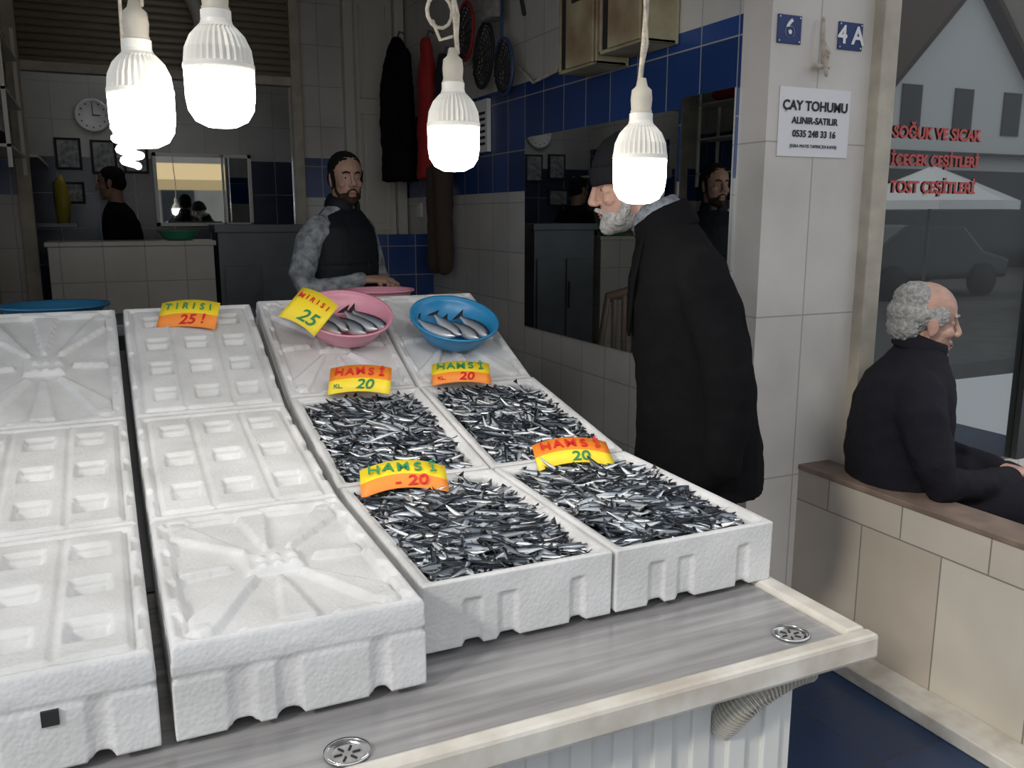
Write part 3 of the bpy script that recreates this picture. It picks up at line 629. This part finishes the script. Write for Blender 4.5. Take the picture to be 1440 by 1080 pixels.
# ------------------------------------------------------------------ people
def head(parent,pos,yaw,pitch,skin,hair,style,neckbase,sc=1.0):
    M=Matrix.Translation(pos)@Matrix.Rotation(rad(yaw),4,'Z')@Matrix.Rotation(rad(pitch),4,'Y')@Matrix.Scale(sc,4)
    b=MB(); b.M=M
    b.ell((-.014,0,.035),(.095,.074,.084)); b.ell((.020,0,-.028),(.062,.058,.088)); b.ell((.028,0,-.075),(.052,.047,.040)); b.ell((.068,0,-.098),(.020,.022,.018))
    b.ell((.068,0,.028),(.016,.044,.010)); b.ell((.050,.038,-.024),(.025,.019,.022)); b.ell((.050,-.038,-.024),(.025,.019,.022))
    b.tube([(.078,0,.022),(.090,0,-.002),(.101,0,-.024)],[.009,.011,.013],n=10); b.ell((.092,.011,-.030),(.012,.008,.008)); b.ell((.092,-.011,-.030),(.012,.008,.008))
    b.ell((.078,0,-.056),(.012,.024,.011)); b.ell((.076,0,-.074),(.012,.020,.009))
    for s in(-1,1):
        b.ell((-.006,s*.074,-.006),(.018,.008,.032),R=Matrix.Rotation(rad(-12),3,'Y')@Matrix.Rotation(rad(s*18),3,'Z')); b.ell((-.004,s*.071,-.03),(.010,.007,.012))
        b.ell((.060,s*.030,.005),(.0125,.015,.012))
    Mi=M.inverted(); nb=Mi@Vector(neckbase)
    b.tube([(-.022,0,-.03),tuple((Vector((-.022,0,-.05))+nb)/2),tuple(nb)],[.052,.054,.060],n=18)
    b.obj("head",skin,parent,remesh=.0034*sc,sm=2)
    b=MB(); b.M=M
    for s in(-1,1): b.ell((.0685,s*.030,.004),(.0045,.0110,.0052),R=Matrix.Rotation(rad(s*16),3,'Z'),nu=14,nv=8)
    b.mi=1
    for s in(-1,1): b.ell((.0718,s*.0295,.004),(.0022,.0046,.0048),nu=12,nv=6)
    b.obj("eyes",[M_eye,M_iris],parent)
    b=MB(); b.M=M; b.ell((.088,0,-.0615),(.004,.020,.003),nu=14,nv=6); b.ell((.086,0,-.069),(.005,.017,.004),nu=14,nv=6); b.obj("lips",M_lip,parent)
    b=MB(); b.M=M
    for s in(-1,1): b.tube([(.082,s*.012,.026),(.080,s*.027,.031),(.068,s*.043,.026)],[.003,.0045,.003],n=8)
    b.obj("eyebrows",hair,parent)
    b=MB(); b.M=M
    if style in('short','rear'):
        b.ell((-.021,0,.046),(.0935,.0775,.080)); b.ell((-.045,0,.0),(.068,.074,.07)); 
        for s in(-1,1): b.tube([(.008,s*.068,.03),(.013,s*.067,-.01),(.014,s*.063,-.04)],[.014,.010,.007],n=8)
        b.obj("hair",hair,parent,remesh=.005,sm=2,disp=.006,dscale=.012)
    if style=='bald':
        b.ell((-.042,0,.018),(.078,.084,.056)); b.ell((-.060,0,-.02),(.050,.074,.056)); b.ell((-.044,0,.058),(.066,.070,.058))
        for s in(-1,1): b.ell((.006,s*.068,.022),(.034,.016,.030))
        b.obj("hair",hair,parent,remesh=.004,sm=1,disp=.014,dscale=.012)
    if style=='beanie':
        b.ell((-.030,0,.0),(.080,.0775,.06)); b.ell((-.045,0,-.035),(.058,.066,.045)); b.obj("hair",M_hairg,parent,disp=.006,dscale=.012)
        b=MB(); b.M=M@Matrix.Rotation(rad(-8),4,'Y')
        b.ell((-.016,0,.045),(.106,.088,.105),zmin=-.25)
        vs=[(-.016+ (.109)*math.cos(a),.090*math.sin(a),.032) for a in np.linspace(0,2*math.pi,40)]
        b.tube(vs,[(.026,.006)]*40,n=10,hint=(0,0,1),ends=False)
        b.obj("beanie",M_knit,parent,disp=.006,dscale=.03)
    if style=='short':
        b=MB(); b.M=M
        b.ell((.030,0,-.080),(.054,.0495,.040)); b.ell((.069,0,-.100),(.022,.025,.020))
        for s in(-1,1): b.tube([(.012,s*.062,-.02),(.018,s*.056,-.055),(.040,s*.043,-.085)],[.006,.009,.012],n=8)
        b.tube([(.070,-.028,-.080),(.080,-.024,-.062),(.090,-.010,-.048),(.092,0,-.046),(.090,.010,-.048),(.080,.024,-.062),(.070,.028,-.080)],[.006,.005,.005,.005,.005,.005,.006],n=8)
        b.obj("beard",M_stub,parent,remesh=.004,sm=2,disp=.004,dscale=.010)
    if style=='beanie':
        b=MB(); b.M=M
        b.ell((.034,0,-.082),(.055,.054,.042)); b.ell((.070,0,-.098),(.026,.030,.026))
        for s in(-1,1): b.tube([(.012,s*.064,-.02),(.020,s*.060,-.06),(.045,s*.046,-.09)],[.010,.016,.018],n=8)
        b.tube([(.076,-.026,-.062),(.091,-.010,-.048),(.094,0,-.046),(.091,.010,-.048),(.076,.026,-.062)],[.005,.007,.007,.007,.005],n=8)
        b.obj("beard",M_hairg,parent,remesh=.004,sm=2,disp=.006,dscale=.010)
def hand(b,wrist,fwd,normal,side,curl=35):
    f=Vector(fwd).normalized(); n=Vector(normal); n=(n-n.dot(f)*f).normalized(); y=n.cross(f)
    M=Matrix.Translation(wrist)@Matrix((f,y,n)).transposed().to_4x4(); old=b.M; b.M=old@M
    b.tube([(-.03,0,0),(.0,0,0),(.03,0,0),(.07,0,-.002),(.09,0,-.003)],[(.026,.020),(.027,.018),(.036,.016),(.041,.014),(.038,.011)],n=16,hint=(0,1,0))
    for (yy,L,bx) in ((.031,.072,.088),(.0105,.082,.092),(-.0105,.076,.090),(-.030,.060,.084)):
        p=Vector((bx-.015,side*yy,-.002)); a=0; pts=[p.copy()]; 
        for k,fr in enumerate((.5,.3,.24)):
            a+=rad(curl*(.6 if k==0 else 1)); p=p+Vector((math.cos(a),0,-math.sin(a)))*(L*fr+(.015 if k==0 else 0)); pts.append(p.copy())
        b.tube(pts,[.0095,.009,.008,.0065],n=10)
    b.tube([(.022,side*.026,-.004),(.050,side*.052,-.014),(.076,side*.058,-.026),(.096,side*.054,-.036)],[.014,.0115,.010,.008],n=10)
    b.M=old
def shoes(parent,ankles,ang=0):
    b=MB()
    for i,a in enumerate(ankles):
        b.loft([(a[0]+.06,a[1],a[2]-.08,.145,.048),(a[0]+.06,a[1],a[2]-.05,.14,.046),(a[0]+.03,a[1],a[2]-.02,.09,.043),(a[0],a[1],a[2]+.03,.05,.042)],n=20)
    b.obj("shoes",M_shoe,parent)
# --- standing customer
P=empty("standing_customer",(1.585,2.09,0),(0,0,rad(150)))
b=MB()
b.loft([(-.02,0,.80,.195,.235),(-.015,0,.95,.188,.230),(0,0,1.1,.176,.220),(.02,0,1.25,.170,.217),(.045,0,1.37,.160,.212),(.065,0,1.47,.138,.192),(.09,0,1.54,.105,.135),(.11,0,1.60,.078,.082)])
for s in(-1,1):
    b.tube([(.035,s*.150,1.46),(.005,s*.212,1.40),(-.050,s*.255,1.18),(-.060,s*.262,1.05),(-.05,s*.250,.92),(-.01,s*.215,.87)],[.075,.076,.066,.061,.057,.045],n=16)
b.obj("coat",M_coat,P,remesh=.010,sm=4,disp=.022,dscale=.16,disp2=.008,dscale2=.05)
b=MB(); b.tube([(.115+.082*math.cos(a),.086*math.sin(a),1.590-.03*math.cos(a)) for a in np.linspace(.45,2*math.pi-.45,26)],[(.042,.010)]*26,n=10,hint=(0,0,1)); 
for s in(-1,1): b.tube([(.170,s*.050,1.55),(.200,s*.075,1.42),(.205,s*.035,1.26)],[(.030,.008),(.042,.009),(.012,.006)],n=10,hint=(0,1,0))
b.obj("collar",M_coat,P,sm=1)
b=MB(); b.tube([(.135+.062*math.cos(a),.066*math.sin(a),1.612-.022*math.cos(a)) for a in np.linspace(0,2*math.pi,26)],[(.036,.014)]*26,n=10,hint=(0,0,1),ends=False); b.obj("scarf",M_plaid,P,disp=.01,dscale=.03)
b=MB(); b.ell((-.02,0,.86),(.14,.18,.10))
for s in(-1,1): b.tube([(-.01,s*.09,.85),(-.005,s*.10,.50),(-.02,s*.105,.09)],[.095,.068,.052],n=16)
b.obj("trousers",M_trou,P,remesh=.012,sm=3,disp=.015,dscale=.1)
shoes(P,[(-.02,.105,.08),(-.02,-.105,.08)])
head(P,(.225,0,1.690),6,14,M_skin2,M_hairg,'beanie',(.115,0,1.53),1.04)
# --- fishmonger behind the display
P=empty("fishmonger",(1.025,4.12,.15),(0,0,rad(-52)))
b=MB()
b.loft([(0,0,.86,.125,.165),(0,0,1.05,.115,.160),(.01,0,1.2,.12,.168),(.012,0,1.33,.12,.178),(.01,0,1.42,.10,.172),(.01,0,1.47,.07,.12),(.015,0,1.52,.053,.058)])
b.tube([(.0,-.150,1.40),(-.02,-.198,1.34),(-.045,-.235,1.19),(-.02,-.235,1.12),(.08,-.17,1.13),(.165,-.07,1.165)],[.068,.067,.060,.058,.048,.036],n=16)
b.tube([(.0,.150,1.40),(.0,.198,1.34),(.03,.230,1.18),(.07,.22,1.12),(.14,.15,1.13),(.19,.07,1.15)],[.068,.066,.056,.054,.044,.034],n=16)
b.obj("shirt",M_shirt,P,remesh=.009,sm=3,disp=.012,dscale=.06)
b=MB()
secs=[(0,0,.88,.150,.190),(0,0,.93,.155,.195),(0,0,.99,.152,.192),(.0,0,1.0,.144,.184),(.01,0,1.01,.150,.190),(.01,0,1.10,.150,.192),(.01,0,1.11,.142,.184),(.01,0,1.12,.150,.190),(.012,0,1.22,.152,.196),(.012,0,1.23,.144,.188),(.012,0,1.24,.152,.195),(.012,0,1.33,.146,.192),(.01,0,1.40,.128,.180),(.01,0,1.455,.098,.135),(.01,0,1.49,.076,.090)]
b.loft(secs,n=30); b.obj("vest",M_vest,P,remesh=.008,sm=1,disp=.010,dscale=.09)
b=MB(); b.tube([(.02+.070*math.cos(a),.074*math.sin(a),1.510-.02*math.cos(a)) for a in np.linspace(.35,2*math.pi-.35,26)],[(.034,.010)]*26,n=10,hint=(0,0,1)); b.tube([(.098,0,1.46),(.150,0,1.36),(.162,0,1.24),(.160,0,1.1),(.152,0,.92)],.005,n=8); b.obj("vest_collar",M_vest,P,sm=1)
b=MB(); hand(b,(.185,-.055,1.165),(.8,.55,.05),(.1,-.3,1),1,38); hand(b,(.21,.055,1.145),(.85,-.5,.12),(-.2,.5,.9),-1,42); b.obj("hands",M_skin,P,remesh=.003,sm=1)
b=MB(); b.ell((0,0,.88),(.13,.17,.12))
for s in(-1,1): b.tube([(0,s*.09,.88),(.01,s*.10,.48),(-.01,s*.11,.09)],[.09,.065,.05],n=16)
b.obj("trousers",M_trou,P,remesh=.012,sm=3,disp=.015)
shoes(P,[(-.01,.11,.08),(-.01,-.11,.08)])
head(P,(.045,0,1.625),-32,3,M_skin,M_hair,'short',(.012,0,1.47))
# --- seated figure in rear room
P=empty("man_seated_in_rear_room",(.17,7.35,.58),(0,0,rad(168)))
b=MB(); b.loft([(0,0,.44,.15,.2),(0,0,.6,.14,.19),(.01,0,.8,.14,.2),(.03,0,.98,.13,.21),(.04,0,1.07,.1,.17),(.05,0,1.13,.06,.07)])
for s in(-1,1): b.tube([(.03,s*.17,1.03),(.02,s*.25,.82),(.14,s*.24,.68),(.27,s*.12,.68)],[.07,.062,.055,.045],n=14)
b.obj("jacket",M_black,P,remesh=.012,sm=3,disp=.02)
b=MB(); 
for s in(-1,1): b.tube([(0,s*.1,.5),(.40,s*.13,.52),(.42,s*.13,-.04)],[.09,.07,.05],n=14)
b.obj("trousers",M_trou,P,remesh=.012,sm=3)
b=MB(); hand(b,(.27,.11,.68),(.9,-.3,-.2),(0,.2,1),-1); hand(b,(.27,-.11,.68),(.9,.3,-.2),(0,-.2,1),1); b.obj("hands",M_skin,P,remesh=.003,sm=1)
shoes(P,[(.42,.13,-.05),(.42,-.13,-.05)])
head(P,(.08,0,1.27),0,8,M_skin,M_hair,'rear',(.05,0,1.08))
b=MB(); b.lathe([(.0005,.38),(.16,.38),(.16,.42),(.0005,.42)],n=24,c=(.17,7.35,.58))
for k in range(4):
    a=k*math.pi/2+.7; b.tube([(.17+.11*math.cos(a),7.35+.11*math.sin(a),.97),(.17+.16*math.cos(a),7.35+.16*math.sin(a),.462)],.014,n=8)
b.obj("stool",M_brn)
# --- seated old man on the right
P=empty("seated_old_man",(2.60,2.21,0),(0,0,rad(-40)))
b=MB()
b.loft([(.03,0,.53,.165,.190),(.01,0,.62,.178,.215),(.0,0,.74,.182,.228),(.0,0,.86,.178,.235),(.01,0,.96,.170,.240),(.02,0,1.04,.145,.215),(.035,0,1.10,.105,.145),(.05,0,1.16,.078,.084)])
for s in(-1,1):
    b.tube([(.03,s*.165,1.00),(.03,s*.235,.93),(.07,s*.285,.78),(.10,s*.28,.71),(.24,s*.19,.70),(.36,s*.07,.695)],[.085,.083,.068,.064,.056,.043],n=16)
    b.tube([(.02,s*.09,.63),(.24,s*.12,.62),(.42,s*.135,.61)],[.105,.105,.095],n=16)
b.obj("coat",M_coat2,P,remesh=.010,sm=3,disp=.022,dscale=.12,disp2=.008,dscale2=.05)
b=MB(); b.tube([(.050+.080*math.cos(a),.086*math.sin(a),1.150-.03*math.cos(a)) for a in np.linspace(.5,2*math.pi-.5,26)],[(.034,.011)]*26,n=10,hint=(0,0,1)); b.obj("collar",M_coat2,P)
b=MB()
for s in(-1,1): b.tube([(.1,s*.10,.600),(.50,s*.145,.590),(.525,s*.145,.50),(.52,s*.145,.09)],[.085,.076,.068,.05],n=16)
b.obj("trousers",M_trou,P,remesh=.011,sm=3,disp=.012)
b=MB(); hand(b,(.365,.060,.70),(.85,-.5,.02),(0,.1,1),-1,40); hand(b,(.375,-.060,.715),(.85,.5,-.02),(0,-.1,1),1,40); b.obj("hands",M_skin2,P,remesh=.003,sm=1)
shoes(P,[(.52,.145,.08),(.52,-.145,.08)])
head(P,(.060,0,1.235),10,8,M_skin2,M_hairg,'bald',(.04,0,1.08),1.16)
# ------------------------------------------------------------------ street (seen reflected)
e=empty("street_umbrella",(12.75,-5.5,0)); b=MB(); n=16; vs=[(0,0,2.45)]
for r,z in ((.7,2.15),(1.35,1.86),(1.35,1.72)):
    for k in range(n): 
        a=2*math.pi*k/n; q=1 if k%2==0 else .95; vs.append((r*q*math.cos(a),r*q*math.sin(a),z))
fs=[(0,1+k,1+(k+1)%n) for k in range(n)]
for j in range(2):
    for k in range(n): fs.append((1+j*n+k,1+(j+1)*n+k,1+(j+1)*n+(k+1)%n,1+j*n+(k+1)%n))
b.add(vs,fs); b.obj("canopy",M_wtxt,e,smooth=False); b=MB(); b.tube([(0,0,0),(0,0,2.4)],.03,n=10); b.lathe([(.3,-.02),(.3,.08),(.05,.1)],n=20); b.obj("pole",M_grey,e)
e=empty("gabled_house",(24,-14,0)); b=MB()
pr=[(-4,0),(4,0),(4,4.5),(0,8.4),(-4,4.5)]; b.add([(x,0,z) for x,z in pr]+[(x,-6,z) for x,z in pr],[(0,1,2,3,4),(9,8,7,6,5)]+[(i,5+i,5+(i+1)%5,(i+1)%5) for i in range(5)])
b.obj("walls",M_wtxt,e,smooth=False); b=MB()
for x in(-2.2,0,2.2): b.box((x-.4,0,4.1),(x+.4,.05,5.4))
b.box((-4.05,0,0),(4.05,.10,3.0)); b.box((-4.05,.0,3.4),(4.05,.5,3.5))
b.obj("windows",M_win,e,smooth=False)
b2=MB(); b2.add([(-4.4,.4,4.1),(0,.4,8.5),(0,-6,8.5),(-4.4,-6,4.1),(4.4,.4,4.1),(4.4,-6,4.1),(-4.4,.4,4.3),(0,.4,8.75),(4.4,.4,4.3),(-4.4,-6,4.3),(0,-6,8.75),(4.4,-6,4.3)],[(6,7,10,9),(7,8,11,10),(0,1,7,6),(1,4,8,7)]); b2.obj("roof",M_brn,e,smooth=False)
mst2=mat("stone_render",(.30,.28,.25),.9,var=.2,vscale=1)
for (cx_,cy_,hw_,H_,nn) in ((10,-20,9,11,7),(37,-16,7.5,12,5)):
    e=empty("apartment_block",(cx_,cy_,0)); b=MB(); b.box((-hw_,-6,0),(hw_,0,H_)); b.box((-hw_-.3,-6,H_),(hw_+.3,.4,H_+.4)); b.obj("walls",mst2,e,smooth=False); b=MB()
    for i in range(nn):
        for j in range(3): b.box((-hw_+1.2+i*2.4,0,1.4+j*3.1),(-hw_+2.4+i*2.4,.06,3.0+j*3.1))
    b.obj("windows",M_win,e,smooth=False)
e=empty("parked_car",(15.2,-8.0,0)); b=MB()
pr=[(-2.1,.35),(2.1,.35),(2.15,.75),(1.3,.95),(.7,1.42),(-.9,1.45),(-1.7,.98),(-2.15,.85)]; n=len(pr)
b.add([(x,.8,z) for x,z in pr]+[(x,-.8,z) for x,z in pr],[tuple(range(n)),tuple(reversed(range(n,2*n)))]+[(i,n+i,n+(i+1)%n,(i+1)%n) for i in range(n)]); b.obj("body",M_win,e,smooth=False,bevel=.08)
b=MB()
for x in(-1.3,1.3):
    for y in(-.8,.8): b.tube([(x,y-.1,.33),(x,y+.1,.33)],.33,n=20,ends=False)
b.obj("wheels",M_rope,e)
e=empty("market_awning",(2.6,-6.5,0)); b=MB(); b.add([(-2,0,2.5),(2,0,2.5),(2,-2,3.0),(-2,-2,3.0),(-2,0,2.25),(2,0,2.25)],[(0,1,2,3),(4,5,1,0)]); b.obj("canvas",M_awn,e,smooth=False)
b=MB()
for x in(-1.95,1.95): 
    b.tube([(x,0,0),(x,0,2.5)],.03,n=8); b.tube([(x,-2,0),(x,-2,3)],.03,n=8)
b.box((-1.8,-1.5,.0),(1.8,-.3,.85)); b.obj("stall",M_brn,e,smooth=False)
# ------------------------------------------------------------------ light
W=bpy.data.worlds.new("world"); S.world=W; W.use_nodes=True
bg=W.node_tree.nodes["Background"]; bg.inputs[0].default_value=(.90,.94,1,1); bg.inputs[1].default_value=1.2
L=bpy.data.lights.new("sun",'SUN'); L.energy=1.5; L.angle=rad(6); L.color=(1,.95,.87)
o=bpy.data.objects.new("sun",L); COL.objects.link(o); o.rotation_euler=Vector((.74,.36,-.56)).to_track_quat('-Z','Y').to_euler(); o.location=(-4,-3,6)
# ------------------------------------------------------------------ camera
cam=bpy.data.cameras.new("camera"); cam.sensor_width=36; cam.lens=1220/1440*36; cam.clip_start=.02
co=bpy.data.objects.new("camera",cam); COL.objects.link(co); co.location=(0,0,1.6); co.rotation_euler=(rad(90-10.9),0,rad(-25))
S.camera=co
S.view_settings.view_transform='Standard'; S.view_settings.exposure=0
